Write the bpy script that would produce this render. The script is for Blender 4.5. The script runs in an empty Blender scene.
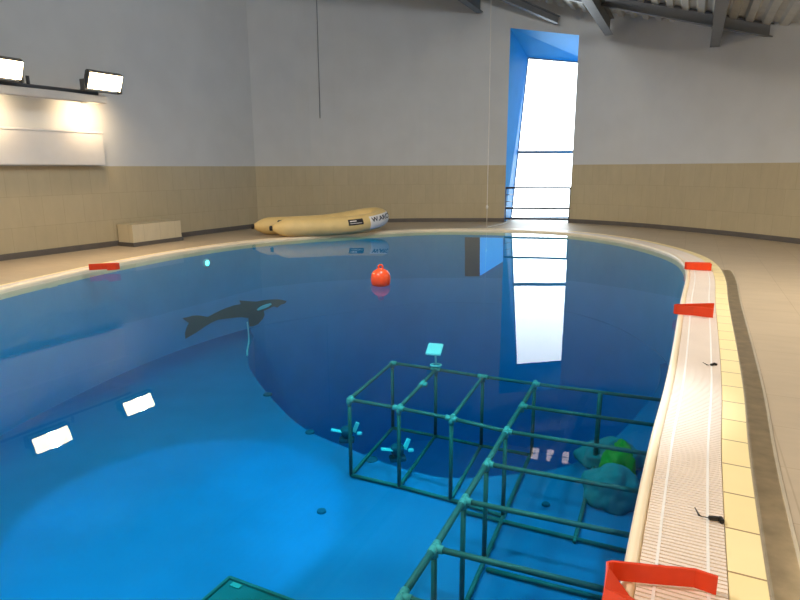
import bpy, bmesh, math, random
from mathutils import Vector, Matrix
random.seed(7)
S = bpy.context.scene
COL = S.collection
PI = math.pi

# ------------------------------------------------------------------ helpers
def lin(c):
    return tuple(((v/255)/12.92 if v/255 <= .04045 else ((v/255+.055)/1.055)**2.4) for v in c) + (1.0,)

def pmat(name, rgb, rough=.6, var=.08, scale=6.0, metal=0.0, bump=0.0, bscale=60.0, spec=.5, coords='Object'):
    m = bpy.data.materials.new(name); m.use_nodes = True
    nt = m.node_tree; b = nt.nodes['Principled BSDF']
    tc = nt.nodes.new('ShaderNodeTexCoord')
    n = nt.nodes.new('ShaderNodeTexNoise'); n.inputs['Scale'].default_value = scale; n.inputs['Detail'].default_value = 4
    nt.links.new(tc.outputs[coords], n.inputs['Vector'])
    cr = nt.nodes.new('ShaderNodeValToRGB')
    c = lin(rgb)
    cr.color_ramp.elements[0].position = .3; cr.color_ramp.elements[1].position = .7
    cr.color_ramp.elements[0].color = tuple(v*(1-var) for v in c[:3]) + (1,)
    cr.color_ramp.elements[1].color = tuple(min(1, v*(1+var)) for v in c[:3]) + (1,)
    nt.links.new(n.outputs['Fac'], cr.inputs['Fac'])
    nt.links.new(cr.outputs['Color'], b.inputs['Base Color'])
    b.inputs['Roughness'].default_value = rough; b.inputs['Metallic'].default_value = metal
    b.inputs['Specular IOR Level'].default_value = spec
    if bump:
        n2 = nt.nodes.new('ShaderNodeTexNoise'); n2.inputs['Scale'].default_value = bscale
        nt.links.new(tc.outputs[coords], n2.inputs['Vector'])
        bp = nt.nodes.new('ShaderNodeBump'); bp.inputs['Strength'].default_value = bump; bp.inputs['Distance'].default_value = .01
        nt.links.new(n2.outputs['Fac'], bp.inputs['Height']); nt.links.new(bp.outputs['Normal'], b.inputs['Normal'])
    return m

def tilemat(name, rgb1, rgb2, mortar, w, h, gap, rough=.45, offset=0.0, squash=1.0, noise=.1):
    """brick pattern laid in the mesh's UV map, which is in metres"""
    m = bpy.data.materials.new(name); m.use_nodes = True
    nt = m.node_tree; b = nt.nodes['Principled BSDF']
    tc = nt.nodes.new('ShaderNodeTexCoord')
    br = nt.nodes.new('ShaderNodeTexBrick'); br.offset = offset; br.squash = squash
    br.inputs['Color1'].default_value = lin(rgb1); br.inputs['Color2'].default_value = lin(rgb2)
    br.inputs['Mortar'].default_value = lin(mortar); br.inputs['Scale'].default_value = 1.0
    br.inputs['Mortar Size'].default_value = gap; br.inputs['Brick Width'].default_value = w; br.inputs['Row Height'].default_value = h
    br.inputs['Mortar Smooth'].default_value = .3
    nt.links.new(tc.outputs['UV'], br.inputs['Vector'])
    n = nt.nodes.new('ShaderNodeTexNoise'); n.inputs['Scale'].default_value = 2.2; n.inputs['Detail'].default_value = 6
    mp = nt.nodes.new('ShaderNodeMapping'); mp.inputs['Scale'].default_value = (3, 1, 1)
    nt.links.new(tc.outputs['UV'], mp.inputs['Vector']); nt.links.new(mp.outputs['Vector'], n.inputs['Vector'])
    mr = nt.nodes.new('ShaderNodeMapRange'); mr.inputs['To Min'].default_value = 1-noise; mr.inputs['To Max'].default_value = 1+noise
    nt.links.new(n.outputs['Fac'], mr.inputs['Value'])
    mx = nt.nodes.new('ShaderNodeMix'); mx.data_type = 'RGBA'; mx.blend_type = 'MULTIPLY'; mx.inputs['Factor'].default_value = 1
    nt.links.new(br.outputs['Color'], mx.inputs['A']); nt.links.new(mr.outputs['Result'], mx.inputs['B'])
    nt.links.new(mx.outputs['Result'], b.inputs['Base Color'])
    b.inputs['Roughness'].default_value = rough
    return m

def emit(name, rgb, strength):
    m = bpy.data.materials.new(name); m.use_nodes = True
    b = m.node_tree.nodes['Principled BSDF']
    b.inputs['Base Color'].default_value = lin(rgb)
    b.inputs['Emission Color'].default_value = lin(rgb); b.inputs['Emission Strength'].default_value = strength
    return m

def obj(name, verts, faces, mats, parent=None, smooth=False, fmat=None, uvs=None):
    me = bpy.data.meshes.new(name)
    me.from_pydata([tuple(v) for v in verts], [], faces)
    if not isinstance(mats, (list, tuple)): mats = [mats]
    for m in mats: me.materials.append(m)
    if fmat:
        for p, k in zip(me.polygons, fmat): p.material_index = k
    if uvs:
        uv = me.uv_layers.new(name='UVMap')
        for p in me.polygons:
            for li, vi in zip(p.loop_indices, p.vertices): uv.data[li].uv = uvs[vi]
    if smooth:
        for p in me.polygons: p.use_smooth = True
    me.update()
    o = bpy.data.objects.new(name, me); COL.objects.link(o)
    if parent: o.parent = parent
    return o

def T(o, label=None, cat=None, group=None, kind=None):
    if label: o['label'] = label
    if cat: o['category'] = cat
    if group: o['group'] = group
    if kind: o['kind'] = kind
    return o

def empty(name, loc=(0, 0, 0), rz=0, **k):
    o = bpy.data.objects.new(name, None); COL.objects.link(o)
    o.location = loc; o.rotation_euler.z = rz; o.empty_display_size = .2
    return T(o, **k)

class MB:
    """collects shapes for ONE mesh object"""
    def __init__(s): s.v = []; s.f = []; s.m = []
    def add(s, v, f, k=0):
        b = len(s.v); s.v += [Vector(q) for q in v]; s.f += [tuple(b+i for i in q) for q in f]; s.m += [k]*len(f); return s
    def box(s, c, d, M=None, k=0, bev=0.0):
        bm = bmesh.new(); bmesh.ops.create_cube(bm, size=1)
        for v in bm.verts: v.co = Vector((v.co.x*d[0], v.co.y*d[1], v.co.z*d[2]))
        if bev: bmesh.ops.bevel(bm, geom=bm.edges[:], offset=bev, segments=2, affect='EDGES')
        bm.verts.index_update()
        M = M or Matrix.Identity(3); c = Vector(c)
        s.add([c + M @ v.co for v in bm.verts], [tuple(v.index for v in f.verts) for f in bm.faces], k); bm.free(); return s
    def tube(s, pts, r, n=10, k=0, cap=True, closed=False):
        pts = [Vector(p) for p in pts]; N = len(pts)
        rs = r if isinstance(r, (list, tuple)) else [r]*N
        up = Vector((0, 0, 1)); vs = []; fs = []
        prev = None
        for i, p in enumerate(pts):
            if closed: t = (pts[(i+1) % N]-pts[i-1]).normalized()
            else: t = (pts[min(i+1, N-1)]-pts[max(i-1, 0)]).normalized()
            if prev is None:
                x = t.cross(up if abs(t.z) < .95 else Vector((1, 0, 0))).normalized()
            else:
                x = (prev - t*prev.dot(t)).normalized()
            prev = x; y = x.cross(t).normalized()
            for j in range(n):
                a = 2*PI*j/n; vs.append(p + (x*math.cos(a)+y*math.sin(a))*rs[i])
        R = N if closed else N-1
        for i in range(R):
            for j in range(n):
                a0 = i*n+j; a1 = i*n+(j+1) % n; b0 = ((i+1) % N)*n+j; b1 = ((i+1) % N)*n+(j+1) % n
                fs.append((a0, a1, b1, b0))
        if cap and not closed:
            fs.append(tuple(range(n))[::-1]); fs.append(tuple((N-1)*n+j for j in range(n)))
        return s.add(vs, fs, k)
    def lathe(s, prof, c=(0, 0, 0), n=20, k=0, M=None):
        vs = []; fs = []; c = Vector(c); M = M or Matrix.Identity(3)
        for r, z in prof:
            for j in range(n):
                a = 2*PI*j/n; vs.append(c + M @ Vector((r*math.cos(a), r*math.sin(a), z)))
        for i in range(len(prof)-1):
            for j in range(n):
                fs.append((i*n+j, i*n+(j+1) % n, (i+1)*n+(j+1) % n, (i+1)*n+j))
        fs.append(tuple(range(n))[::-1]); fs.append(tuple((len(prof)-1)*n+j for j in range(n)))
        return s.add(vs, fs, k)
    def out(s, name, mats, parent=None, smooth=False, kind=None):
        o = obj(name, s.v, s.f, mats, parent, smooth, s.m)
        bm = bmesh.new(); bm.from_mesh(o.data); bmesh.ops.recalc_face_normals(bm, faces=bm.faces[:]); bm.to_mesh(o.data); bm.free()
        if kind: o['kind'] = kind
        return o

def catmull(P, n, closed=False):
    P = [Vector(p) for p in P]; N = len(P); out = []
    R = N if closed else N-1
    for i in range(R):
        if closed: p0, p1, p2, p3 = P[i-1], P[i], P[(i+1) % N], P[(i+2) % N]
        else: p0, p1, p2, p3 = P[max(i-1, 0)], P[i], P[i+1], P[min(i+2, N-1)]
        for k in range(n):
            t = k/n
            out.append(.5*((2*p1)+(p2-p0)*t+(2*p0-5*p1+4*p2-p3)*t*t+(3*p1-p0-3*p2+p3)*t**3))
    if not closed: out.append(P[-1])
    return out

def resample(P, N):
    P = P + [P[0]]; L = [0]
    for i in range(1, len(P)): L.append(L[-1]+(P[i]-P[i-1]).length)
    out = []; j = 0
    for k in range(N):
        d = L[-1]*k/N
        while L[j+1] < d: j += 1
        out.append(P[j].lerp(P[j+1], (d-L[j])/(L[j+1]-L[j])))
    return out

def smooth_loop(P, it):
    for _ in range(it): P = [(P[i-1]+P[i]*2+P[(i+1) % len(P)])/4 for i in range(len(P))]
    return P

def star(P, c, N):
    """resample a closed outline at equal angles about a centre"""
    c = Vector(c); out = []
    for k in range(N):
        d = Vector((math.cos(2*PI*k/N), math.sin(2*PI*k/N))); best = None
        for i in range(len(P)):
            a = P[i]-c; b = P[(i+1) % len(P)]-c; e = b-a
            den = d.x*e.y-d.y*e.x
            if abs(den) < 1e-12: continue
            t = (a.x*e.y-a.y*e.x)/den; u = (a.x*d.y-a.y*d.x)/den
            if t > 0 and -1e-6 <= u <= 1+1e-6 and (best is None or t > best): best = t
        out.append(c+d*best)
    return out

AV = Vector((.43, .9)).normalized(); NV = Vector((AV.y, -AV.x))     # pool axis and the direction across it
def an(a, n, z=0.0): p = AV*a+NV*n; return Vector((p.x, p.y, z))
def roofz(x, y): return 6.38-.285*(NV.x*x+NV.y*y+5.25)

# ------------------------------------------------------------------ materials
M_plaster = pmat('white_plaster', (206, 207, 205), .85, .03, 1.5, bump=.05, bscale=40)
M_walltile = tilemat('beige_wall_tile', (188, 174, 142), (184, 170, 138), (174, 160, 128), .42, .56, .005, .4, .5)
M_base = pmat('dark_grey_baseboard', (96, 90, 84), .5)
M_deck = tilemat('grey_deck_tile', (182, 164, 138), (178, 160, 134), (166, 148, 122), .6, .6, .005, .5, 0, noise=.12)
M_noise_trim = pmat('glazed_cream_edge', (240, 222, 188), .35, .06, 3)
M_grate = pmat('white_plastic_grating', (236, 222, 208), .4, .03, 3)
M_grate_in = pmat('gutter_under_grating', (204, 176, 162), .6)
M_strip = tilemat('cream_edge_tile', (254, 236, 180), (252, 230, 170), (160, 128, 88), .34, 5.0, .006, .3, 0, noise=.05)
M_steel = pmat('brushed_steel_channel', (190, 170, 136), .3, .18, 9, metal=.85, bump=.05)
M_steel_edge = pmat('bright_steel_edge', (226, 214, 190), .3, .05, 9, metal=.6)
M_liner = pmat('pale_blue_pool_liner', (60, 108, 160), .6, .1, 1.2)
M_liner_wall = pmat('blue_pool_wall_tile', (76, 160, 208), .5, .05, 1.5)
M_pit = pmat('deep_pit_liner', (76, 160, 208), .5, .05, 1.5)
M_roof = pmat('galvanised_roof_sheet', (200, 196, 184), .5, .06, 4)
M_beam = pmat('grey_painted_steel', (112, 114, 116), .5, .06, 4)
M_blue = pmat('blue_painted_reveal', (66, 166, 224), .6, .05, 2, spec=.3)
M_wframe = pmat('window_frame_grey', (120, 124, 134), .4)
M_rail = pmat('rail_grey_metal', (96, 98, 108), .4, metal=.5)
M_orange = pmat('orange_plastic_band', (218, 58, 3), .45, .06, 12)
M_buoy = pmat('orange_buoy_plastic', (240, 84, 40), .3, .04, 8)
M_raft = pmat('cream_yellow_rubber', (226, 196, 130), .5, .05, 5)
M_black = pmat('black_rubber', (26, 24, 24), .5)
M_white = pmat('white_print', (236, 232, 226), .5, .03)
M_letter = pmat('dark_lettering', (40, 38, 44), .6)
M_pvc = pmat('dull_green_grey_pipe', (76, 88, 84), .5, .12, 8)
M_fit = pmat('pale_pipe_fitting', (126, 146, 140), .5, .06, 8)
M_orca = pmat('orca_dark_paint', (96, 88, 86), .6, .05)
M_orcaw = pmat('orca_white_paint', (225, 235, 240), .6, .03)
M_lampgrey = pmat('lamp_housing_grey', (70, 70, 72), .5)
M_railwhite = pmat('light_bar_off_white', (205, 200, 192), .5, .03)
M_panel = pmat('off_white_panel_cover', (222, 218, 212), .7, .04, 2)
M_cord = pmat('pale_cord', (225, 220, 210), .7)
M_cable = pmat('grey_cable', (138, 140, 141), .7)
M_board = pmat('dark_teal_board', (46, 92, 96), .6, .08)
M_bag = pmat('white_bag_fabric', (104, 122, 132), .8, .05)
M_lime = pmat('yellow_green_fabric', (110, 140, 30), .8, .08)
M_darkfit = pmat('dark_inlet_cover', (46, 70, 96), .6)
M_whitepl = pmat('white_plastic', (232, 240, 244), .4, .03)

M_ulamp = emit('underwater_lamp_lens', (150, 225, 255), 6)
M_flood = emit('floodlight_lens', (255, 226, 176), 26)
M_tubelamp = emit('ceiling_tube', (255, 240, 225), 6)

def glass_mat():
    m = bpy.data.materials.new('window_glass'); m.use_nodes = True; nt = m.node_tree
    nt.nodes.remove(nt.nodes['Principled BSDF']); o = nt.nodes['Material Output']
    tr = nt.nodes.new('ShaderNodeBsdfTransparent'); gl = nt.nodes.new('ShaderNodeBsdfGlossy'); gl.inputs['Roughness'].default_value = .02
    fr = nt.nodes.new('ShaderNodeFresnel'); fr.inputs['IOR'].default_value = 1.25
    mx = nt.nodes.new('ShaderNodeMixShader')
    nt.links.new(fr.outputs[0], mx.inputs[0]); nt.links.new(tr.outputs[0], mx.inputs[1]); nt.links.new(gl.outputs[0], mx.inputs[2])
    nt.links.new(mx.outputs[0], o.inputs['Surface']); return m
M_glass = glass_mat()

def water_mat():
    m = bpy.data.materials.new('pool_water'); m.use_nodes = True; nt = m.node_tree
    nt.nodes.remove(nt.nodes['Principled BSDF']); o = nt.nodes['Material Output']
    tr = nt.nodes.new('ShaderNodeBsdfTransparent'); gl = nt.nodes.new('ShaderNodeBsdfGlossy'); gl.inputs['Roughness'].default_value = .0
    fr = nt.nodes.new('ShaderNodeFresnel'); fr.inputs['IOR'].default_value = 1.21
    tc = nt.nodes.new('ShaderNodeTexCoord')
    n = nt.nodes.new('ShaderNodeTexNoise'); n.inputs['Scale'].default_value = 1.6; n.inputs['Detail'].default_value = 1.5
    nt.links.new(tc.outputs['Object'], n.inputs['Vector'])
    bp = nt.nodes.new('ShaderNodeBump'); bp.inputs['Strength'].default_value = .006; bp.inputs['Distance'].default_value = .05
    nt.links.new(n.outputs['Fac'], bp.inputs['Height'])
    nt.links.new(bp.outputs['Normal'], gl.inputs['Normal'])
    # water seen from below lets light out at a small constant loss
    ge = nt.nodes.new('ShaderNodeNewGeometry')
    mm = nt.nodes.new('ShaderNodeMix'); mm.data_type = 'FLOAT'
    nt.links.new(ge.outputs['Backfacing'], mm.inputs['Factor']); nt.links.new(fr.outputs[0], mm.inputs['A']); mm.inputs['B'].default_value = .04
    mx = nt.nodes.new('ShaderNodeMixShader')
    nt.links.new(mm.outputs['Result'], mx.inputs[0]); nt.links.new(tr.outputs[0], mx.inputs[1]); nt.links.new(gl.outputs[0], mx.inputs[2])
    nt.links.new(mx.outputs[0], o.inputs['Surface'])
    ab = nt.nodes.new('ShaderNodeVolumeAbsorption')
    K = (.66, .05, .02)
    d = max(K); ab.inputs['Color'].default_value = tuple(1-k/d for k in K)+(1,); ab.inputs['Density'].default_value = d
    nt.links.new(ab.outputs[0], o.inputs['Volume']); return m
M_water = water_mat()

# ------------------------------------------------------------------ plan outlines (metres; camera stands at the pool edge near 0,0)
POOL = [(.28, .75), (.53, 1.4), (.81, 1.97), (1.13, 2.62), (1.55, 3.45), (1.98, 4.26), (2.5, 5.29), (3.44, 7.19), (4.32, 8.93), (4.82, 10.15),
        (5.06, 11.15), (5.07, 12.4), (4.82, 13.7), (4.08, 14.98), (2.7, 15.7), (1.05, 15.95), (-.2, 15.55), (-1.35, 14.85), (-2.45, 14.2),
        (-3.42, 13.4), (-4.35, 11.9), (-4.94, 10.42), (-5.3, 9.0), (-5.5, 7.9), (-5.6, 6), (-5.3, 4), (-4.5, 2.2), (-3.2, .9), (-1.7, .2), (-.5, .15)]
pool = smooth_loop(resample(catmull(POOL, 8, True), 360), 3)
def normals(P):
    A = sum(P[i].x*P[(i+1) % len(P)].y-P[(i+1) % len(P)].x*P[i].y for i in range(len(P)))
    s = 1 if A > 0 else -1; out = []
    for i in range(len(P)):
        t = (P[(i+1) % len(P)]-P[i-1]).normalized(); out.append(Vector((t.y, -t.x))*s)
    return out
pn = normals(pool)
plen = [0]
for i in range(1, len(pool)+1): plen.append(plen[-1]+(pool[i % len(pool)]-pool[i-1]).length)
def width(p):                                     # the edge build-up is narrower along the left side
    n = NV.dot(p); t = max(0, min(1, (n+6.4)/4)); return .5+.5*t*t*(3-2*t)
pw = [width(p) for p in pool]
def off(i, d): i %= len(pool); return pool[i]+pn[i]*d*(pw[i] if d > .06 else 1)
def sweep(name, prof, mats, i0=0, i1=None, fm=None, smooth=False):
    """carry a profile of (distance from the edge, height) along the pool edge"""
    N = len(pool); i1 = N if i1 is None else i1; v = []; f = []; uv = []; K = len(prof)
    full = (i1-i0 == N)
    acc = 0; L = 0
    for i in range(i0, i1+1):
        w = 0
        for k, (d, z) in enumerate(prof):
            p = off(i, d); v.append((p.x, p.y, z))
            if k: w += math.hypot(prof[k][0]-prof[k-1][0], prof[k][1]-prof[k-1][1])
            uv.append((acc, w+.1))
        acc += (pool[(i+1) % N]-pool[i % N]).length
    fmm = []
    for i in range(i1-i0):
        for k in range(K-1):
            f.append((i*K+k, (i+1)*K+k, (i+1)*K+k+1, i*K+k+1)); fmm.append(fm[k] if fm else 0)
    return obj(name, v, f, mats, None, smooth, fmm, uv)

ZF = -1.98
ZT, ZB = -1.0, -1.95
PIT = [(-2.92, 10.95), (-2.38, 9.65), (-1.47, 8.02), (-.76, 7.32), (0, 6.72), (.6, 6.46), (1.36, 6.56), (2.0, 6.72), (2.7, 7.3), (3.5, 8.3), (4.4, 9.65),
       (4.95, 11.1), (5.0, 12.4), (4.74, 13.65), (4.0, 14.9), (2.7, 15.62), (1.05, 15.86), (-.2, 15.46), (-1.35, 14.76), (-2.42, 14.12), (-3.2, 13.4), (-3.15, 12.3)]
pit = smooth_loop(resample(catmull(PIT, 8, True), 240), 3)

# room outline
LW = [Vector((-9.943, 5.6)), Vector((-7.21, 10.73)), Vector((-3.95, 16.85))]
BK1 = catmull([(-3.95, 16.85), (-2.2, 17.85), (0, 18.25), (1.6, 18.3), (3.16, 18.2)], 6)
WIN = [Vector((3.16, 18.2)), Vector((5.0, 17.8))]
BK2 = catmull([(5.0, 17.8), (5.7, 17.2), (6.54, 16.3), (7.32, 15.03), (7.89, 13.88), (8.41, 12.55)], 5)
RT = catmull([(8.41, 12.55), (8.9, 10.5), (9.1, 8), (8.7, 4.5), (7.5, .8), (5.5, -2.0)], 5)
FR = catmull([(5.5, -2.0), (2.5, -3.8), (-1.5, -4.3), (-5.5, -3.2), (-8.5, -.3), (-9.95, 2.8), (-9.943, 5.6)], 5)
room = LW + BK1[1:] + WIN[1:] + BK2[1:] + RT[1:] + FR[1:-1]
C0 = (-.5, 8.0)

# ------------------------------------------------------------------ shell
def wall(name, pts, extra=None):
    v = []; f = []; uv = []; fm = []; L = 0; TT = 1.67
    for i, p in enumerate(pts):
        if i: L += (p-pts[i-1]).length
        for z in (0, TT, roofz(p.x, p.y)+.12):
            v.append((p.x, p.y, z)); uv.append((L, z))
    for i in range(len(pts)-1):
        for k in range(2):
            f.append((i*3+k, i*3+k+1, (i+1)*3+k+1, (i+1)*3+k)); fm.append(0 if k == 0 else 1)
    if extra:
        b = len(v); v += extra; uv += [(q[0], q[2]) for q in extra]; f.append((b, b+1, b+2, b+3)); fm.append(1)
    return T(obj(name, v, f, [M_walltile, M_plaster], None, False, fm, uv), kind='structure')
def base(name, pts):
    v = []; f = []; K = 4
    for i, p in enumerate(pts):
        t = (pts[min(i+1, len(pts)-1)]-pts[max(i-1, 0)]).normalized(); n = Vector((t.y, -t.x))   # into the room
        for d, z in ((.0, .0), (.018, 0), (.018, .105), (0, .112)):
            q = p+n*d; v.append((q.x, q.y, z+.001))
    for i in range(len(pts)-1):
        for k in range(K-1): f.append((i*K+k, i*K+k+1, (i+1)*K+k+1, (i+1)*K+k))
    return T(obj(name, v, f, M_base), kind='structure')
wall('wall_left', LW); base('baseboard_left', LW)
WTL, WTR = 5.45, 5.17
wl, wr = WIN
wall('wall_back', BK1); base('baseboard_back', BK1)
T(obj('wall_above_window', [(wl.x, wl.y, WTL), (wl.x, wl.y, roofz(*wl)+.12), (wr.x, wr.y, roofz(*wr)+.12), (wr.x, wr.y, WTR)], [(0, 1, 2, 3)], M_plaster), kind='structure')
wall('wall_right', BK2+RT[1:]); base('baseboard_right', BK2+RT[1:])
wall('wall_front', FR)

# deck floor: from the edge tiles out to the walls
N = 240
o_out = [off(i, .515) for i in range(len(pool))]
inner = star(o_out, C0, N); outer = star(room, C0, N)
v = []; f = []; uv = []
for i in range(N):
    d = (outer[i]-inner[i]).normalized()
    for p in (inner[i], outer[i]+d*.02): v.append((p.x, p.y, 0)); uv.append((AV.dot(p), NV.dot(p)))
for i in range(N):
    j = (i+1) % N; f.append((2*i, 2*i+1, 2*j+1, 2*j))
T(obj('floor', v, f, M_deck, uvs=uv), kind='structure')

# pool shell
CP = (1.0, 10.6)
pr = star(pool, CP, N); qr = star(pit, CP, N)
for i in range(N):                                # along the far side the pit wall carries straight on from the pool wall
    e = pr[i]-qr[i]; d = e.length; ang = 2*PI*i/N
    if 0 < ang < PI*.93 and d < .6: qr[i] = pr[i]-(pr[i]-Vector(CP)).normalized()*min(d, .01+max(0, d-.25)*1.7)
v = []; f = []
for i in range(N): v += [(pr[i].x, pr[i].y, -.14), (pr[i].x, pr[i].y, ZF)]
for i in range(N):
    j = (i+1) % N; f.append((2*i, 2*j, 2*j+1, 2*i+1))
T(obj('wall_pool', v, f, M_liner_wall, smooth=True), kind='structure')
v = []; f = []; R = 8
for i in range(N):
    for k in range(R+1):
        p = pr[i].lerp(qr[i], k/R); v.append((p.x, p.y, ZF))
for i in range(N):
    j = (i+1) % N
    for k in range(R): f.append((i*(R+1)+k, i*(R+1)+k+1, j*(R+1)+k+1, j*(R+1)+k))
T(obj('floor_pool', v, f, M_liner), kind='structure')
ZP = -6.0
v = []; f = []
for i in range(N): v += [(qr[i].x, qr[i].y, ZF), (qr[i].x, qr[i].y, ZP)]
for i in range(N):
    j = (i+1) % N; f.append((2*i, 2*j, 2*j+1, 2*i+1))
f.append(tuple(2*i+1 for i in range(N)))
T(obj('floor_pit', v, f, M_pit), kind='structure')

# water body
ZW = -.03
v = []; f = []
for i in range(N):
    d = (pr[i]-Vector(CP)).normalized(); p = pr[i]+d*.03
    v += [(p.x, p.y, ZW), (p.x, p.y, ZP-.3)]
f.append(tuple(2*i for i in range(N))); f.append(tuple(2*i+1 for i in range(N))[::-1])
for i in range(N):
    j = (i+1) % N; f.append((2*i, 2*i+1, 2*j+1, 2*j))
T(obj('pool_water', v, f, M_water), 'clear still blue water filling the pool up to its rim', 'water', kind='stuff')

# pool edge build-up
T(sweep('trim_1', [(0, -.15), (0, -.03), (.004, -.008), (.016, .006), (.034, .010), (.056, .004), (.06, -.02)], M_noise_trim, smooth=True), kind='structure')
T(sweep('trim_2', [(.055, -.03), (.386, -.03)], M_grate_in), kind='structure')
T(sweep('trim_3', [(.386, -.03), (.386, .004), (.522, .004), (.522, -.02)], M_strip), kind='structure')
# white slatted overflow grating: slats across, two bearer bars along
g = empty('overflow_grating', (0, 0, 0), label='white plastic slatted overflow grating running round the pool rim', cat='grating')
v = []; f = []
step = .026; L = plen[-1]; ns = int(L/step); j = 0
for k in range(ns):
    s = L*k/ns
    while plen[j+1] < s: j += 1
    t = (s-plen[j])/(plen[j+1]-plen[j]); p = pool[j].lerp(pool[(j+1) % len(pool)], t); nn = pn[j].lerp(pn[(j+1) % len(pool)], t).normalized(); w = pw[j]
    tt = Vector((-nn.y, nn.x)); b = len(v)
    for d, h, z in ((.062, -.0095, -.02), (.062, .0095, -.02), (.382*w, .0095, -.02), (.382*w, -.0095, -.02), (.062, -.0088, .004), (.062, .0088, .004), (.382*w, .0088, .004), (.382*w, -.0088, .004)):
        q = p+nn*d+tt*h; v.append((q.x, q.y, z))
    f += [tuple(b+x for x in q) for q in ((4, 5, 6, 7), (0, 1, 5, 4), (1, 2, 6, 5), (2, 3, 7, 6), (3, 0, 4, 7))]
obj('slats', v, f, M_grate, g)['kind'] = 'stuff'
for d in (.125, .315):
    o = sweep('bearer_bar', [(d-.006, -.02), (d-.006, .0055), (d+.006, .0055), (d+.006, -.02)], M_white); o.parent = g
# steel drain channel on the right-hand deck
i0 = min(range(len(pool)), key=lambda i: (off(i, .6)-Vector((5.15, 9.36))).length)
near = min(range(len(pool)), key=lambda i: (pool[i]-Vector((.3, .75))).length)
lo, hi = (near, i0) if near < i0 else (near-len(pool), i0)
ch = sweep('drain_channel', [(.53, -.01), (.53, .003), (.538, .006), (.645, .006), (.652, .004)], M_steel, lo, hi)
T(ch, 'long steel drain channel cover set in the deck beside the right edge tiles', 'drain channel')
e = sweep('outer_edge', [(.648, -.005), (.648, .008), (.662, .008), (.662, -.005)], M_steel_edge, lo, hi); e.parent = ch

# ceiling: corrugated roof sheet on the sloping plane, ribs along the pool axis
v = []; f = []; pts = []
n = -13.0
while n < 12.5:
    for dn, dz in ((0, 0), (.13, 0), (.17, .07), (.28, .07)): pts.append((n+dn, dz))
    n += .32
for nn, dz in pts:
    for a in (-8, 22):
        p = AV*a+NV*nn; v.append((p.x, p.y, roofz(p.x, p.y)+dz))
for i in range(len(pts)-1): f.append((2*i, 2*i+1, 2*i+3, 2*i+2))
T(obj('ceiling', v, f, M_roof), kind='structure')

def ibeam(name, p, q, h, w, mats, label, group=None, cat='beam'):
    p, q = Vector(p), Vector(q); t = (q-p).normalized(); x = t.cross(Vector((0, 0, 1))).normalized(); z = x.cross(t).normalized()
    th = .025; prof = [(-w/2, 0), (w/2, 0), (w/2, th), (.012, th), (.012, h-th), (w/2, h-th), (w/2, h), (-w/2, h), (-w/2, h-th), (-.012, h-th), (-.012, th), (-w/2, th)]
    vs = [a+x*u+z*s for a in (p, q) for u, s in prof]; K = len(prof)
    fs = [(i, (i+1) % K, K+(i+1) % K, K+i) for i in range(K)]+[tuple(range(K))[::-1], tuple(K+i for i in range(K))]
    m = MB(); m.add(vs, fs); o = m.out(name, mats); return T(o, label, cat, group)
def rafter(n, aend, drop, h, label):
    p = an(-2, n); q = an(aend, n); z = roofz(q.x, q.y)
    return ibeam('roof_rafter', (p.x, p.y, z-drop), (q.x, q.y, z-drop), h, .2, M_beam, label, 'steel roof rafters')
rafter(-5.75, 17.3, .70, .42, 'grey steel rafter end left of the tall window, beside the hanging cord')
rafter(-2.29, 17.6, .56, .42, 'grey steel rafter ending just right of the tall window')
rafter(.21, 16.55, .52, .42, 'grey steel rafter at the right, farthest from the tall window')
def purlin(a, n0, n1, label, drop=.23):
    p = an(a, n0); q = an(a, n1)
    return ibeam('roof_purlin', (p.x, p.y, roofz(p.x, p.y)-drop), (q.x, q.y, roofz(q.x, q.y)-drop), .27, .13, M_beam, label, 'steel roof purlins')
purlin(15.85, -10.4, 1.45, 'long grey steel purlin crossing the rafters above the right wall')
ibeam('roof_purlin', (1.5, 16.5, 6.2), (4.35, 17.68, 5.44), .2, .13, M_beam, 'short grey steel purlin meeting the wall above the tall window', 'steel roof purlins')

# ------------------------------------------------------------------ window
A = [Vector((wl.x, wl.y, 0)), Vector((wl.x, wl.y, WTL)), Vector((wr.x, wr.y, WTR)), Vector((wr.x, wr.y, 0))]
B = [Vector((3.54, 19.2, .03)), Vector((3.89, 19.2, 4.82)), Vector((5.9, 19.2, 4.65)), Vector((6.0, 19.2, .03))]
win = empty('window_1', (4.1, 18.0, 0)); win['kind'] = 'structure'
def kid(o, par): 
    o.parent = par; o.matrix_parent_inverse = par.matrix_world.inverted() if False else Matrix.Translation(-Vector(par.location)); return o
kid(obj('window_reveal', A+B, [(0, 1, 5, 4), (1, 2, 6, 5), (2, 3, 7, 6)], M_blue), win)
kid(obj('window_sill', A+B, [(3, 0, 4, 7)], M_deck, uvs=[(p.x, p.y) for p in A+B]), win)
m = MB()
for k in range(4): m.tube([B[k], B[(k+1) % 4]], .03, 8)
kid(m.out('window_frame', M_wframe), win)
m = MB(); zt = 2.06
f1 = (zt-.03)/(4.82-.03); f2 = (zt-.03)/(4.65-.03)
m.box((4.85, 19.19, zt), (2.35, .06, .09))
kid(m.out('transom', M_wframe), win)
Gz = [b+Vector((0, .01, 0)) for b in B]
kid(obj('glass_pane', Gz, [(0, 1, 2, 3)], M_glass), win)

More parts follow.
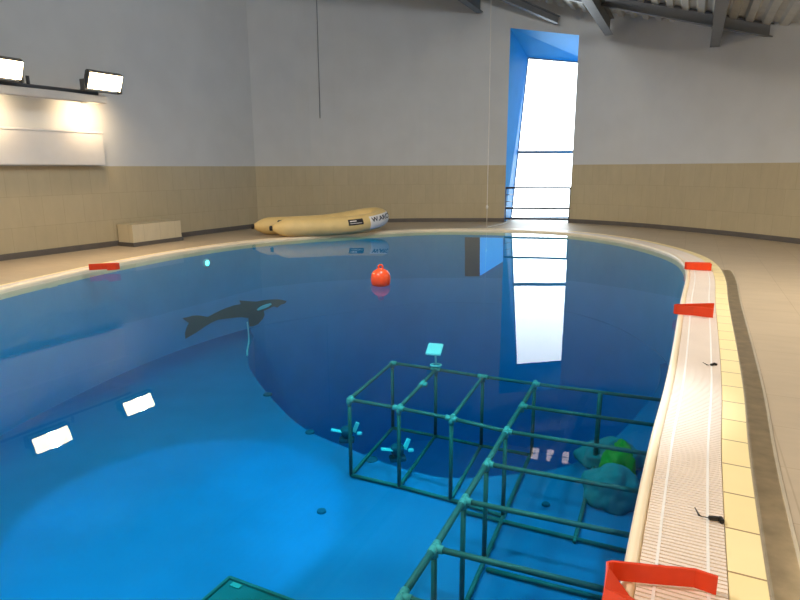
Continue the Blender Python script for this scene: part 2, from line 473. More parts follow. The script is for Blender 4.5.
# railing across the opening
rg = empty('window_railing', (4.1, 18.0, 0), label='thin grey horizontal bar railing across the foot of the tall window', cat='railing')
rl = Vector((wl.x+.02, wl.y-.03, 0)); rr = Vector((wr.x-.02, wr.y-.03, 0))
for z, r in ((1.01, .03), (.41, .03), (.10, .03)):
    kid(MB().tube([rl+Vector((0, 0, z)), rr+Vector((0, 0, z))], r, 8).out('rail', M_rail, None, True), rg)
for z in (.6, .8):
    kid(MB().tube([rl+Vector((0, .05, z)), rl+Vector((.28, .35, z))], .01, 8).out('side_rail', M_rail, None, True), rg)
for p in (rl, rr):
    kid(MB().tube([p, p+Vector((0, 0, 1.03))], .014, 8).out('post', M_rail, None, True), rg)

# ------------------------------------------------------------------ left wall: floodlights on a bar, panel, bench
D = Vector((3.26, 6.12)).normalized(); Dn = Vector((D.y, -D.x)); RZ = math.atan2(D.y, D.x)
Rw = Matrix.Rotation(RZ, 3, 'Z')                          # local x along the wall, local -y into the room
def wallpt(along, out, z):
    p = Vector((-7.21, 10.73))+D*along+Dn*out; return Vector((p.x, p.y, z))
bar = empty('light_bar', wallpt(.4, .7, 2.9), label='pale steel bar fixed to the left wall carrying two floodlights', cat='light bar')
def wbox(a0, a1, o0, o1, z0, z1, bev=0): 
    return MB().box(wallpt((a0+a1)/2, (o0+o1)/2, (z0+z1)/2), (a1-a0, o1-o0, z1-z0), Rw, 0, bev)
kid(wbox(-2.2, 2.1, .4, .58, 2.86, 3.0, .01).out('beam', M_railwhite), bar)
kid(MB().tube([wallpt(-2.1, .52, 3.035), wallpt(1.95, .52, 3.035)], .035, 8).out('pipe', M_lampgrey, None, True), bar)
for a in (-1.8, .0, 1.95):
    kid(wbox(a-.03, a+.03, .02, .41, 2.88, 2.95).out('bracket', M_railwhite), bar)
kid(MB().tube([wallpt(.62, .52, 3.06), wallpt(.62, .52, 3.2)], .03, 8).out('clamp', M_lampgrey, None, True), bar)
def flood(a, label):
    e = empty('floodlight', wallpt(a, .72, 3.08), label=label, cat='floodlight', group='floodlights on the left wall bar')
    tilt = Matrix.Rotation(math.radians(24), 3, 'X')
    Mx = Rw @ tilt
    c = wallpt(a, .82, 3.24)
    hs = kid(MB().box(c, (.74, .12, .34), Mx, 0, .02).out('housing', M_lampgrey), e)
    kid(MB().box(c+Mx @ Vector((0, -.068, 0)), (.68, .02, .29), Mx, 0, .004).out('lens', M_flood), hs)
    m = MB()
    for s in (-1, 1): m.box(c+Rw @ Vector((.39*s, .07, -.1)), (.02, .12, .2), Rw)
    m.box(c+Rw @ Vector((0, .12, -.19)), (.80, .05, .02), Rw)
    kid(m.out('yoke', M_lampgrey), e)
    return e
flood(1.88, 'glowing floodlight at the end of the bar, above the wall panel corner')
flood(-.02, 'glowing floodlight cut off by the left edge of the photo')
pan = wbox(-1.6, 2.2, .02, .20, 1.69, 2.33, .01).out('wall_panel', M_panel)
T(pan, 'long off white boxed panel fixed to the left wall below the floodlights', 'panel')
lip = wbox(-1.6, 2.2, .19, .215, 2.31, 2.345).out('top_lip', M_white); lip.parent = pan

bn = empty('bench', wallpt(3.0, .25, 0), label='low beige tiled block bench standing against the left wall', cat='bench')
def tilebox(name, a0, a1, o0, o1, z0, z1, mat, par):
    o = wbox(a0, a1, o0, o1, z0, z1, .004).out(name, mat)
    uv = o.data.uv_layers.new(name='UVMap')
    for p in o.data.polygons:
        for li, vi in zip(p.loop_indices, p.vertices):
            q = o.data.vertices[vi].co; uv.data[li].uv = (D.x*q.x+D.y*q.y+Dn.x*q.x+Dn.y*q.y, q.z+.1)
    kid(o, par); return o
M_bench_lit = tilemat('floodlit_bench_tile', (216, 202, 170), (212, 198, 166), (196, 182, 150), .42, .56, .005, .4, 0)  # wall tile lightened: the floodlight on the bench is put into the colour
tilebox('tiled_block', 2.44, 3.74, .03, .5, .08, .46, M_bench_lit, bn)
kid(wbox(2.42, 3.76, .03, .52, 0, .085).out('plinth', M_base), bn)

# ------------------------------------------------------------------ inflatable raft on the far edge
rf = empty('inflatable_raft', (-1.9, 15.0, 0), label='cream yellow inflatable raft with black patch lying on far pool edge', cat='raft')
path = [(-3.02, 14.22, .225), (-2.86, 14.26, .225), (-2.7, 14.30, .225), (-2.1, 14.47, .225), (-1.45, 14.72, .23), (-.98, 14.94, .26), (-.66, 15.22, .31), (-.5, 15.54, .36),
        (-.62, 15.84, .385), (-.95, 15.88, .36), (-1.35, 15.72, .30), (-1.9, 15.44, .24), (-2.55, 15.12, .225), (-3.25, 14.84, .225), (-3.41, 14.78, .225), (-3.57, 14.72, .225)]
sp = catmull(path, 6); NP = len(sp)
Ls = [0]
for i in range(1, NP): Ls.append(Ls[-1]+(sp[i]-sp[i-1]).length)
rad = []
for i in range(NP):
    d = min(Ls[i], Ls[-1]-Ls[i]); t = min(1, d/.42); rad.append(.05+.165*math.sin(t*PI/2)**.9)
kid(MB().tube(sp, rad, 20).out('tube', M_raft, None, True), rf)
for p, q, s in ((sp[0], sp[1], 1), (sp[-1], sp[-2], 1)):
    d = (p-q).normalized()
    kid(MB().tube([p-d*.02, p+d*.05, p+d*.06], [.062, .06, .03], 14).out('end_cap', M_black, None, True), rf)
# floor sheet between the tubes
m = MB(); row = []
for k in range(12):
    t = k/11; a = Vector((-2.6, 14.35, .13)).lerp(Vector((-.95, 15.17, .17)), t); b = Vector((-3.0, 14.92, .13)).lerp(Vector((-1.15, 15.69, .17)), t); row.append((a, b))
vs = [p for r in row for p in r]+[p-Vector((0, 0, .05)) for r in row for p in r]; o2 = 24
fs = []
for k in range(11):
    fs += [(2*k, 2*k+1, 2*k+3, 2*k+2), (o2+2*k, o2+2*k+2, o2+2*k+3, o2+2*k+1), (2*k, 2*k+2, o2+2*k+2, o2+2*k), (2*k+1, o2+2*k+1, o2+2*k+3, 2*k+3)]
m.add(vs, fs); kid(m.out('floor_sheet', M_raft), rf)
kid(MB().box((-2.86, 14.44, .37), (.13, .07, .05), Matrix.Rotation(.3, 3, 'Z'), 0, .015).out('valve', M_black), rf)
def on_tube(s, ang, lift):
    """point on the raft tube: s metres along the near tube, ang above the outward horizontal"""
    i = 0
    while i < NP-2 and Ls[i+1] < s: i += 1
    t = (s-Ls[i])/(Ls[i+1]-Ls[i]); p = sp[i].lerp(sp[i+1], t); d = (sp[i+1]-sp[i]).normalized()
    if 0 < i < NP-2: d = ((sp[i+1]-sp[i]).normalized()*(1)+(sp[i+2]-sp[i+1]).normalized()*t+(sp[i]-sp[i-1]).normalized()*(1-t)).normalized()
    o = Vector((d.y, -d.x, 0)).normalized(); u = d.cross(o)*-1
    if u.z < 0: u = -u
    r = rad[i]*(1-t)+rad[i+1]*t+lift
    return p+(o*math.cos(ang)+u*math.sin(ang))*r
def patch(name, s0, s1, a0, a1, mat, lift=.006, ns=14, na=8, par=rf):
    vs = []; fs = []
    for l in (lift, -.004):
        for i in range(ns+1):
            for k in range(na+1): vs.append(on_tube(s0+(s1-s0)*i/ns, a0+(a1-a0)*k/na, l))
    K = na+1; o = (ns+1)*K
    for i in range(ns):
        for k in range(na):
            q = (i*K+k, (i+1)*K+k, (i+1)*K+k+1, i*K+k+1); fs.append(q); fs.append(tuple(o+x for x in q)[::-1])
    for i in range(ns): fs += [(i*K, o+i*K, o+(i+1)*K, (i+1)*K), (i*K+na, (i+1)*K+na, o+(i+1)*K+na, o+i*K+na)]
    for k in range(na): fs += [(k, k+1, o+k+1, o+k), (ns*K+k, o+ns*K+k, o+ns*K+k+1, ns*K+k+1)]
    return kid(MB().add(vs, fs).out(name, mat, None, True), par)
pt = patch('black_patch', 1.80, 2.16, .02, .72, M_black)
def lettering(name, text, s0, a0, height, mat, lift, stretch=1.0, slope=0.0, par=rf):
    cu = bpy.data.curves.new('lettering', 'FONT'); cu.body = text; cu.size = 1; cu.offset = .025
    to = bpy.data.objects.new('lettering_curve', cu); COL.objects.link(to)
    bpy.context.view_layer.update()
    me = bpy.data.meshes.new_from_object(to.evaluated_get(bpy.context.evaluated_depsgraph_get()))
    bpy.data.objects.remove(to)
    bm = bmesh.new(); bm.from_mesh(me)
    bmesh.ops.subdivide_edges(bm, edges=[e for e in bm.edges if e.calc_length() > .15], cuts=2)
    for v in bm.verts:
        s = s0+v.co.x*height*stretch; v.co = on_tube(s, a0+(v.co.y*height+slope*v.co.x*height)/.23, lift)
    bm.to_mesh(me); bm.free(); me.materials.clear(); me.materials.append(mat)
    o = bpy.data.objects.new(name, me); COL.objects.link(o); return kid(o, par)
wp = patch('white_patch', 2.34, 3.1, -.9, .8, M_white, .005, 20)
lettering('lettering', 'W.ARCT', 2.38, .1, .16, M_letter, .011, 1.05, par=wp)
patch('lettering_stroke', 1.84, 2.0, .42, .54, M_white, .011, 6, 3, par=pt)
patch('lettering_stroke', 1.84, 2.12, .2, .25, M_white, .011, 6, 2, par=pt)

# ------------------------------------------------------------------ orange buoy
bu = empty('buoy', (-.28, 8.62, ZW), label='round orange red mooring buoy floating alone on the water', cat='buoy')
prof = [(.09, -.05), (.125, -.035), (.14, 0), (.143, .05), (.14, .095), (.128, .135), (.105, .167), (.07, .19), (.03, .2)]
kid(MB().lathe([(r, z+ZW) for r, z in prof], (-.28, 8.62, 0), 24).out('float', M_buoy, None, True), bu)
kid(MB().tube([(-.28+.03*math.cos(2*PI*k/14), 8.62, ZW+.225+.035*math.sin(2*PI*k/14)) for k in range(14)], .014, 8, closed=True).out('eye', M_buoy, None, True), bu)
kid(MB().lathe([(.055, .19+ZW), (.05, .2+ZW), (.03, .208+ZW)], (-.28, 8.62, 0), 16).out('collar', M_buoy, None, True), bu)

# ------------------------------------------------------------------ orange folded bands over the pool edge
def band(pts, label, th=.006):
    """strip of plastic standing on edge along a folded line"""
    P = [(Vector(a), Vector(b)) for a, b in pts]; vs = []; fs = []; K = len(P)
    for i, (p, q) in enumerate(P):
        t = P[min(i+1, K-1)][0]-P[max(i-1, 0)][0]; n = t.cross(q-p).normalized()
        for w, e in ((1, p), (1, q), (-1, q), (-1, p)): vs.append(e+n*th*w)
    for i in range(K-1):
        for k in range(4): fs.append((i*4+k, i*4+(k+1) % 4, (i+1)*4+(k+1) % 4, (i+1)*4+k))
    fs += [(3, 2, 1, 0), tuple((K-1)*4+k for k in range(4))]
    m = MB().add(vs, fs); o = m.out('orange_band', M_orange)
    return T(o, label, 'plastic band', 'orange bands over the pool edge')
z0 = .012
def vb(pts, h): return [((x, y, z0), (x, y, z0+h)) for x, y in pts]
band([((1.195, 1.985, z0), (1.195, 1.985, .088)), ((1.13, 2.03, z0), (1.13, 2.03, .088)), ((.98, 2.05, z0), (.98, 2.05, .09)), ((.83, 2.075, z0), (.83, 2.075, .092)), ((.808, 2.07, .012), (.806, 2.07, .092)),
      ((.81, 2.045, .012), (.795, 2.04, .09)), ((.86, 1.97, .012), (.75, 1.94, .07)), ((.92, 1.88, .012), (.70, 1.84, .05))],
     'large orange folded plastic band on the grating in the near right corner')
band(vb([(3.50, 6.52), (3.34, 6.51), (3.06, 6.48), (3.035, 6.46), (3.04, 6.43), (3.2, 6.36), (3.36, 6.25)], .10),
     'orange folded band with two open tips, middle one on the right rim')
band(vb([(4.90, 9.36), (4.75, 9.38), (4.54, 9.42), (4.52, 9.40), (4.54, 9.37), (4.7, 9.3), (4.86, 9.24)], .11),
     'small orange folded band farthest along the right pool rim')
band(vb([(-5.02, 9.58), (-4.85, 9.66), (-4.62, 9.72), (-4.58, 9.69), (-4.6, 9.62), (-4.72, 9.56)], .10),
     'orange folded band lying over the left pool edge near the bench')

# black clips on the grating
def clip(x, y, s, rz, label):
    e = empty('plastic_clip', (x, y, .005), rz, label=label, cat='clip', group='black clips on the grating')
    m = MB().box((.018*s, 0, .012*s), (.05*s, .018*s, .018*s), None, 0, .003).box((.045*s, -.008*s, .012*s), (.018*s, .036*s, .02*s), None, 0, .003)
    m.out('clip_body', M_black, e)
    MB().tube([(-.006*s, 0, .012*s), (-.035*s, .006*s, .012*s), (-.045*s, .01*s, .014*s), (-.055*s, .05*s, .03*s)], [.002*s, .002*s, .005*s, .002*s], 6).out('wire', M_black, e)
clip(1.425, 2.485, 1.0, -.2, 'small black clip with a bent wire on the near grating')
clip(2.545, 4.68, .9, .5, 'small black clip on the grating between two orange bands')

# ------------------------------------------------------------------ hanging lines
co = empty('hanging_cord', (2.4, 16.4, 0), label='thin pale cord hanging from the roof to the deck beside the window', cat='cord')
kid(MB().tube([(2.33, 16.4, roofz(2.33, 16.4)), (2.36, 16.4, 3), (2.37, 16.4, .75), (2.375, 16.4, .01)], .009, 6).out('line', M_cord, None, True), co)
kid(MB().lathe([(.008, .5), (.03, .53), (.03, .58), (.008, .62)], (2.37, 16.4, 0), 10).out('knot', M_cord, None, True), co)
kid(MB().tube(catmull([(2.375, 16.4, .012), (2.55, 16.7, .012), (2.9, 17.2, .012), (3.2, 17.9, .02), (3.34, 18.05, .09)], 6), .012, 6).out('loose_tail', M_cord, None, True), co)
T(MB().tube([(-2.24, 17.83, roofz(-2.24, 17.83)), (-2.245, 17.82, 4.2), (-2.25, 17.81, 3.0)], .012, 6).out('wall_cable', M_cable, None, True),
  'thin grey cable hanging down the white back wall above the raft', 'cable')

# ------------------------------------------------------------------ pipe cage standing under water
cg = empty('pipe_cage', (1.06, 5.63, ZB-.024), label='underwater cage of green grey pipes standing across the pit edge', cat='pipe cage')

def pipe(p, q, r=.022): kid(MB().tube([p, q], r, 8).out('pipe', M_pvc, None, True), cg)
def fit(p, dirs):
    m = MB()
    for d in dirs: m.tube([p-d*.0, p+d*.065], .031, 10)
    m.box(p, (.06, .06, .06), None, 0, .02)
    kid(m.out('fitting', M_fit, None, True), cg)
vz = Vector((0, 0, 1))
def L3(p, z): return Vector((p[0], p[1], z))
nearN = [(-.59, 6.50), (-.02, 6.24), (.54, 5.95), (1.06, 5.63)]
farN = [(-.11, 7.82), (.47, 7.55), (1.05, 7.25), (1.65, 6.98)]
for z in (ZT, ZB):
    for row in (nearN, farN):
        for p, q in zip(row, row[1:]): pipe(L3(p, z), L3(q, z))
    for p, q in list(zip(nearN, farN))[:3]: pipe(L3(p, z), L3(q, z))
for row, oth in ((nearN, farN), (farN, nearN)):
    for k, p in enumerate(row):
        pipe(L3(p, ZB), L3(p, ZT))
        if k < 3:
            t = L3(p, ZT); ds = [(L3(oth[k], ZT)-t).normalized(), -vz, (L3(row[k+1], ZT)-t).normalized()]
            if k: ds.append(-ds[2])
            fit(t, ds)
spine = [(1.65, 6.98), (1.35, 6.28), (1.06, 5.63), (.77, 4.95), (.5, 4.34), (.23, 3.73), (0, 3.24), (-.3, 2.56)]
RD = Vector((.925, -.38, 0)); rlen = [1.46, 1.43, 1.4, 1.36, 1.3, 1.2, 1.05]
for p, q in zip(spine, spine[1:]): pipe(L3(p, ZT), L3(q, ZT), .027)
pipe(L3((1.62, 6.95), ZB), L3((.1, 3.3), ZB), .024)
for k, p in enumerate(spine[:7]):
    t = L3(p, ZT); pipe(t, t+RD*rlen[k])
    fit(t, [(L3(spine[k+1], ZT)-t).normalized(), (t-L3(spine[k+1], ZT)).normalized(), RD, -vz])
    if k > 2: pipe(L3(p, ZB), t)
pipe(L3((.67, 5.71), ZB), L3((2.15, 5.02), ZB)); pipe(L3((.77, 4.78), ZB), L3((1.75, 4.37), ZB))
pipe(L3((2.36, 6.72), ZB), L3((1.68, 5.18), ZB)); pipe(L3((2.36, 6.70), ZB), L3((2.36, 6.68), ZT), .03)
c = L3(farN[1], ZT).lerp(L3(nearN[1], ZT), .42); fit(c, [Vector((.35, .93, 0)), Vector((-.35, -.93, 0)), RD])
# white marker plate clipped to the cage
mk = empty('marker_plate', L3(farN[1], ZT+.03), label='pale tilted plate on a short stem fixed atop the pipe cage', cat='marker plate')
c = L3(farN[1], ZT+.03)
kid(MB().tube([c+Vector((0, 0, .02)), c+Vector((-.01, 0, .22))], .012, 8).out('stem', M_whitepl, None, True), mk)
kid(MB().tube([c+Vector((.07*math.cos(k*PI/6), .05*math.sin(k*PI/6), .03)) for k in range(12)], .012, 6, closed=True).out('clamp_ring', M_whitepl, None, True), mk)
Mt = Matrix.Rotation(-.28, 3, 'Z') @ Matrix.Rotation(.45, 3, 'X')
kid(MB().box(c+Vector((-.02, 0, .245)), (.2, .22, .03), Mt, 0, .008).out('plate', M_whitepl, None), mk)

# ------------------------------------------------------------------ other things under water
def inlet(x, y, r, label, z=ZF):
    o = MB().lathe([(r, 0), (r, .012), (r*.9, .022), (r*.35, .024)], (x, y, z), 16).out('floor_inlet', M_darkfit)
    T(o, label, 'floor inlet', 'dark inlets in the pool floor')
inlet(-2.15, 9.17, .075, 'dark round floor inlet nearest the orca, beside the pit rim')
inlet(-1.26, 7.74, .065, 'dark round floor inlet midway along the pit rim')
inlet(-.37, 6.93, .08, 'dark round floor inlet inside the left end of the pipe cage')
inlet(-.85, 5.77, .05, 'small dark drain cover alone on the pale pool floor')
inlet(1.57, 5.88, .045, 'small dark inlet on the floor below the cage rungs')
def pitlamp(x, y, rz, label):
    e = empty('underwater_lamp', (x, y, ZF), rz, label=label, cat='underwater lamp', group='lamps on the pit rim')
    MB().box((0, 0, .03), (.2, .14, .05), None, 0, .01).out('foot', M_darkfit, e)
    MB().lathe([(.05, 0), (.08, .05), (.085, .12), (.06, .15)], (0, .02, .05), 14).out('housing', M_darkfit, e, True)
    MB().box((-.13, 0, .16), (.16, .06, .015), Matrix.Rotation(.2, 3, 'Y')).out('fin', M_whitepl, e)
    MB().box((.12, .02, .2), (.05, .03, .14), Matrix.Rotation(.4, 3, 'Y')).out('bracket', M_whitepl, e)
    MB().box((.17, .0, .12), (.07, .04, .04), None, 0, .008).out('clamp', M_whitepl, e)
pitlamp(-.72, 7.45, 0, 'dark lamp with pale fittings on pit rim behind cage corner post')
pitlamp(-.04, 6.92, .2, 'dark lamp with pale fittings on pit rim inside the cage')
bd = empty('submerged_board', (-1.64, 4.12, -1.9), math.radians(-26), label='dark teal board under water at the bottom edge of the photo', cat='board')
MB().box((.33, .1, 0), (.8, .75, .05), None, 0, .01).out('panel', M_board, bd)
m = MB()
for p, q in (((-.07, .475, .03), (.73, .475, .03)), ((-.07, .475, .03), (-.07, -.275, .03))): m.tube([p, q], .018, 8)
m.out('rim', M_pvc, bd)
MB().box((.05, .42, .03), (.1, .05, .012)).out('sticker', M_fit, bd)
for sx, sy in ((0, .42), (.66, .42), (0, -.22), (.66, -.22)): MB().tube([(sx, sy, -.02), (sx, sy, -.2)], .02, 8).out('leg', M_pvc, bd)

# crumpled bag on the floor near the right wall
def lump(c, d, seed, nz=.25):
    bm = bmesh.new(); bmesh.ops.create_icosphere(bm, subdivisions=4, radius=1)
    from mathutils import noise
    for v in bm.verts:
        k = 1+nz*noise.noise(v.co*1.7+Vector((seed, 0, 0)))+.1*noise.noise(v.co*4+Vector((0, seed, 0)))
        q = v.co*k; q.z = max(q.z, -.35)
        v.co = Vector((c[0]+q.x*d[0], c[1]+q.y*d[1], c[2]+(q.z+.35)*d[2]))
    bm.verts.index_update()
    r = ([v.co.copy() for v in bm.verts], [tuple(v.index for v in f.verts) for f in bm.faces]); bm.free(); return r
bg = empty('fabric_bag', (2.6, 6.3, ZF), label='crumpled white and yellow green bag lying on the pool floor', cat='bag')
kid(MB().add(*lump((2.3, 5.98, ZF), (.32, .28, .28), 3)).out('bag_body', M_bag, None, True), bg)
kid(MB().add(*lump((2.6, 6.85, ZF), (.4, .3, .2), 8)).out('bag_flap', M_bag, None, True), bg)
kid(MB().add(*lump((2.56, 6.5, ZF+.02), (.2, .2, .24), 5)).out('green_panel', M_lime, None, True), bg)
kid(MB().add(*lump((2.44, 6.83, ZF+.02), (.09, .16, .16), 11)).out('green_panel', M_lime, None, True), bg)
kid(MB().add(*lump((2.7, 6.74, ZF+.08), (.12, .16, .18), 15)).out('green_panel', M_lime, None, True), bg)
T(MB().tube(catmull([(-3.42, 13.0, -1.74), (-3.38, 12.9, -1.93), (-3.2, 12.2, -1.955), (-3.06, 11.5, -1.955), (-2.98, 11.2, -1.955)], 5), .016, 8).out('lit_rim_line', M_whitepl, None, True),  # pale tube added to draw the lit edge of the pit
  'thin pale line for the lit left end of the pit rim below the orca', 'pipe')

def on_pool_wall(px, py):
    """closest spot of the pool wall and the direction into the water there"""
    k = min(range(len(pool)), key=lambda i: (pool[i]-Vector((px, py))).length); best = None
    for i in (k-1, k):
        a = pool[i]; b = pool[(i+1) % len(pool)]; t = max(0, min(1, (Vector((px, py))-a).dot(b-a)/(b-a).length_squared)); q = a.lerp(b, t)
        if best is None or (q-Vector((px, py))).length < best[0]: best = ((q-Vector((px, py))).length, q, -(pn[i].lerp(pn[(i+1) % len(pool)], t)))
    return best[1], best[2]
def decal(name, pts, mat, lift, par=None):
    bm = bmesh.new(); vs = []
    for x, y, z in pts:
        q, n = on_pool_wall(x, y); p = q+n*lift; vs.append(bm.verts.new((p.x, p.y, z)))
    f = bm.faces.new(vs); bm.normal_update(); bmesh.ops.triangulate(bm, faces=[f], ngon_method='EAR_CLIP')
    bmesh.ops.subdivide_edges(bm, edges=bm.edges[:], cuts=5, use_grid_fill=True)
    for v in bm.verts:
        q, n = on_pool_wall(v.co.x, v.co.y); v.co.x, v.co.y = (q+n*lift)
    bm.normal_update(); ret = bmesh.ops.solidify(bm, geom=bm.faces[:], thickness=.006)
    me = bpy.data.meshes.new(name); bm.to_mesh(me); bm.free(); me.materials.append(mat)
    o = bpy.data.objects.new(name, me); COL.objects.link(o)
    if par: o.parent = par
    return o
ORCA = []
ORCA_W = []
ORCA = [(-4.405, 11.762, -1.335), (-4.351, 11.897, -1.348), (-4.285, 12.004, -1.345), (-4.206, 12.132, -1.373), (-4.139, 12.24, -1.413), (-4.072, 12.349, -1.462), (-3.985, 12.489, -1.432), (-3.896, 12.633, -1.4), (-3.79, 12.803, -1.374), (-3.683, 12.976, -1.36), (-3.573, 13.153, -1.365), (-3.593, 13.121, -1.275), (-3.46, 13.336, -1.337), (-3.315, 13.486, -1.385), (-3.159, 13.615, -1.386), (-3.001, 13.745, -1.396), (-2.841, 13.878, -1.426), (-2.699, 13.995, -1.487), (-2.743, 13.959, -1.542), (-2.826, 13.89, -1.555), (-2.889, 13.838, -1.611), (-2.969, 13.772, -1.571), (-3.05, 13.705, -1.599), (-3.171, 13.606, -1.637), (-3.156, 13.618, -1.736), (-3.199, 13.582, -1.823), (-3.302, 13.498, -1.921), (-3.4, 13.416, -1.947), (-3.468, 13.322, -1.931), (-3.476, 13.309, -1.729), (-3.571, 13.157, -1.671), (-3.664, 13.006, -1.642), (-3.801, 12.785, -1.609), (-3.934, 12.571, -1.585), (-4.022, 12.429, -1.604), (-4.109, 12.289, -1.643), (-4.251, 12.06, -1.719), (-4.333, 11.928, -1.749), (-4.392, 11.795, -1.776), (-4.392, 11.794, -1.658), (-4.386, 11.845, -1.566), (-4.345, 11.908, -1.477)]
ORCA_W = [(-3.324, 13.479, -1.577), (-3.264, 13.529, -1.532), (-3.204, 13.578, -1.501), (-3.105, 13.66, -1.482), (-3.025, 13.726, -1.478), (-3.006, 13.741, -1.511), (-3.068, 13.69, -1.552), (-3.128, 13.64, -1.573), (-3.208, 13.575, -1.586), (-3.287, 13.51, -1.599)]
if ORCA:
    oc = decal('orca_marking', ORCA, M_orca, .02)
    T(oc, 'dark flat orca marking with white eye patch on the left pool wall', 'orca marking')
    decal('white_eye_patch', ORCA_W, M_orcaw, .034, oc)

# wall lamp and viewing window under water
q, n = on_pool_wall(-4.06, 12.44)
qq = q+n*.01; Ml = Vector((n.x, n.y, 0)).to_track_quat('Z', 'Y').to_matrix()
wl_ = empty('pool_wall_lamp', (q.x, q.y, -.32), label='tiny bright round lamp in the left pool wall just below water', cat='underwater lamp')
kid(MB().lathe([(.09, 0), (.09, .02), (.06, .03)], (qq.x, qq.y, -.32), 16, M=Ml).out('ring', M_whitepl, None), wl_)
kid(MB().lathe([(.058, .028), (.05, .036), (.01, .04)], (qq.x, qq.y, -.32), 16, M=Ml).out('lens', M_ulamp, None), wl_)

# viewing window in the far pool wall
vw = empty('viewing_window', (2.3, 15.4, -.6), label='blue underwater viewing window in the far pool wall beneath the cord', cat='viewing window')
def wallquad(pts, lift, name, mat, th=.03):
    vs = []
    for l in (lift, lift-th):
        for x, y, z in pts:
            a, b = on_pool_wall(x, y); p = a+b*l; vs.append((p.x, p.y, z))
    K = len(pts); fs = [tuple(range(K)), tuple(K+i for i in range(K))[::-1]]+[(i, (i+1) % K, K+(i+1) % K, K+i) for i in range(K)]
    return kid(MB().add(vs, fs).out(name, mat), vw)
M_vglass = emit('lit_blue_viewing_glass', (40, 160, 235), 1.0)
wallquad([(1.73, 15.9, -.2), (2.13, 15.9, -.2), (2.15, 15.9, -1.24), (1.75, 15.9, -1.25)], .02, 'dark_surround', M_darkfit)
wallquad([(2.14, 15.9, -.2), (2.74, 15.8, -.2), (2.76, 15.8, -.82), (2.16, 15.9, -1.22)], .05, 'pane', M_vglass)

# ceiling lamp mirrored in the water
cl = empty('ceiling_lamp', (3.65, 13.5, 5.2), -.3, label='grey strip lamp with six glowing tubes hung below the roof', cat='ceiling lamp')
MB().box((0, 0, .06), (1.25, .75, .05), None, 0, .01).out('tray', M_lampgrey, cl)
for ix in (-1, 0, 1):
    for iy in (-1, 1):
        MB().box((ix*.36, iy*.17, .015), (.16, .26, .03), None, 0, .01).out('diffuser', M_tubelamp, cl)
for sx in (-.5, .5): MB().tube([(sx, 0, .08), (sx, 0, .62)], .01, 6).out('hanger', M_lampgrey, cl)

# ------------------------------------------------------------------ lights
def area(name, loc, tgt, size, power, rgb, sy=None):
    l = bpy.data.lights.new(name, 'AREA'); l.energy = power; l.color = lin(rgb)[:3]; l.size = size
    if sy: l.shape = 'RECTANGLE'; l.size_y = sy
    o = bpy.data.objects.new(name, l); COL.objects.link(o); o.location = loc
    o.rotation_euler = (Vector(tgt)-Vector(loc)).to_track_quat('-Z', 'Y').to_euler(); return o
def spot(name, loc, tgt, power, rgb, ang, blend=.3, r=.06):
    l = bpy.data.lights.new(name, 'SPOT'); l.energy = power; l.color = lin(rgb)[:3]; l.spot_size = math.radians(ang); l.spot_blend = blend; l.shadow_soft_size = r
    o = bpy.data.objects.new(name, l); COL.objects.link(o); o.location = loc
    o.rotation_euler = (Vector(tgt)-Vector(loc)).to_track_quat('-Z', 'Y').to_euler(); return o
WARM = (255, 222, 176)
for a in (1.88, -.02):
    spot('floodlight_beam', wallpt(a, .92, 3.2), wallpt(a, 5.5, 0), 260, WARM, 150, .6, .15)
    spot('floodlight_back', wallpt(a, .56, 2.78), wallpt(a, -.1, 2.5), 60, WARM, 150, .9, .1)
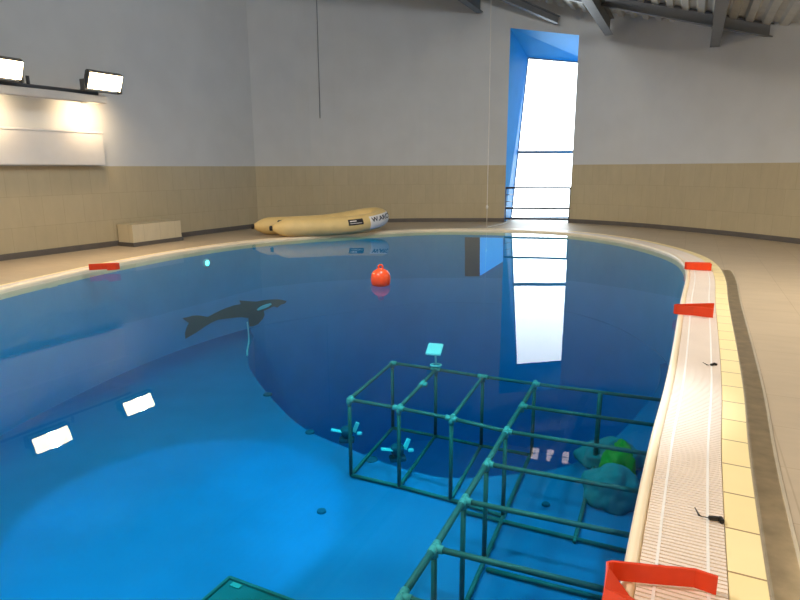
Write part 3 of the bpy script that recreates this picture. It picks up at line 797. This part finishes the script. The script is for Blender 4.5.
# unseen fill lights added under the roof to lift walls and deck
area('roof_fill', (-4.2, 3.5, roofz(-4.2, 3.5)-.25), (-3.4, 4.7, 0), .7, 600, (255, 248, 238))
area('roof_fill', (6.2, 6.0, roofz(6.2, 6.0)-.25), (5.4, 7.2, 0), .7, 210, (255, 244, 226))
hb = bpy.data.lights.new('omni_fill', 'POINT'); hb.energy = 740; hb.color = lin((240, 247, 255))[:3]; hb.shadow_soft_size = .35  # omni fill light added over the pool to brighten the walls
ho = bpy.data.objects.new('omni_fill', hb); COL.objects.link(ho); ho.location = (.3, 7.6, 5.6)
# floodlight of the wall behind the photographer
spot('wall_floodlight', (1.0, -2.6, 3.0), (1.45, 3.2, 0), 540, (255, 220, 168), 70, .8, .15)
# added spots under the roof, making the bright patches on the pool floor
spot('pool_fill_spot', (-2.3, 3.6, roofz(-2.3, 3.6)-.3), (-2.3, 5.65, -1.98), 2000, (190, 222, 255), 26, .25, .05)
spot('pool_fill_spot', (1.0, 3.6, roofz(1.0, 3.6)-.3), (-.45, 6.5, -1.98), 1300, (225, 242, 255), 30, .8, .05)
spot('pool_fill_spot', (2.4, 3.0, roofz(2.4, 3.0)-.3), (.6, 4.9, -1.98), 950, (225, 242, 255), 34, .8, .05)
# daylight
W = bpy.data.worlds.new('daylight'); S.world = W; W.use_nodes = True
bgn = W.node_tree.nodes['Background']; bgn.inputs['Color'].default_value = (.84, .94, 1, 1); bgn.inputs['Strength'].default_value = 8.0
pl = bpy.data.lights.new('daylight_portal', 'AREA'); pl.shape = 'RECTANGLE'; pl.size = 2.5; pl.size_y = 4.9; pl.cycles.is_portal = True
po = bpy.data.objects.new('daylight_portal', pl); COL.objects.link(po); po.location = (4.85, 19.3, 2.4)
po.rotation_euler = Vector((0, -1, 0)).to_track_quat('-Z', 'Y').to_euler()

# ------------------------------------------------------------------ camera
cam = bpy.data.cameras.new('camera'); co_ = bpy.data.objects.new('camera', cam); COL.objects.link(co_)
cam.sensor_width = 36; cam.lens = 36*600/800; cam.clip_start = .02
co_.location = (0, 0, 1.6)
co_.rotation_euler = (Matrix.Rotation(math.radians(90-12.4), 3, 'X') @ Matrix.Rotation(math.radians(-.3), 3, 'Z')).to_euler()
S.camera = co_
S.view_settings.view_transform = 'Standard'; S.view_settings.look = 'None'; S.view_settings.gamma = 1; S.view_settings.exposure = 0
S.view_settings.use_curve_mapping = False
cy = S.cycles
cy.caustics_reflective = False; cy.caustics_refractive = False; cy.max_bounces = 8; cy.transparent_max_bounces = 16
cy.sample_clamp_indirect = 4
cy.use_denoising = True
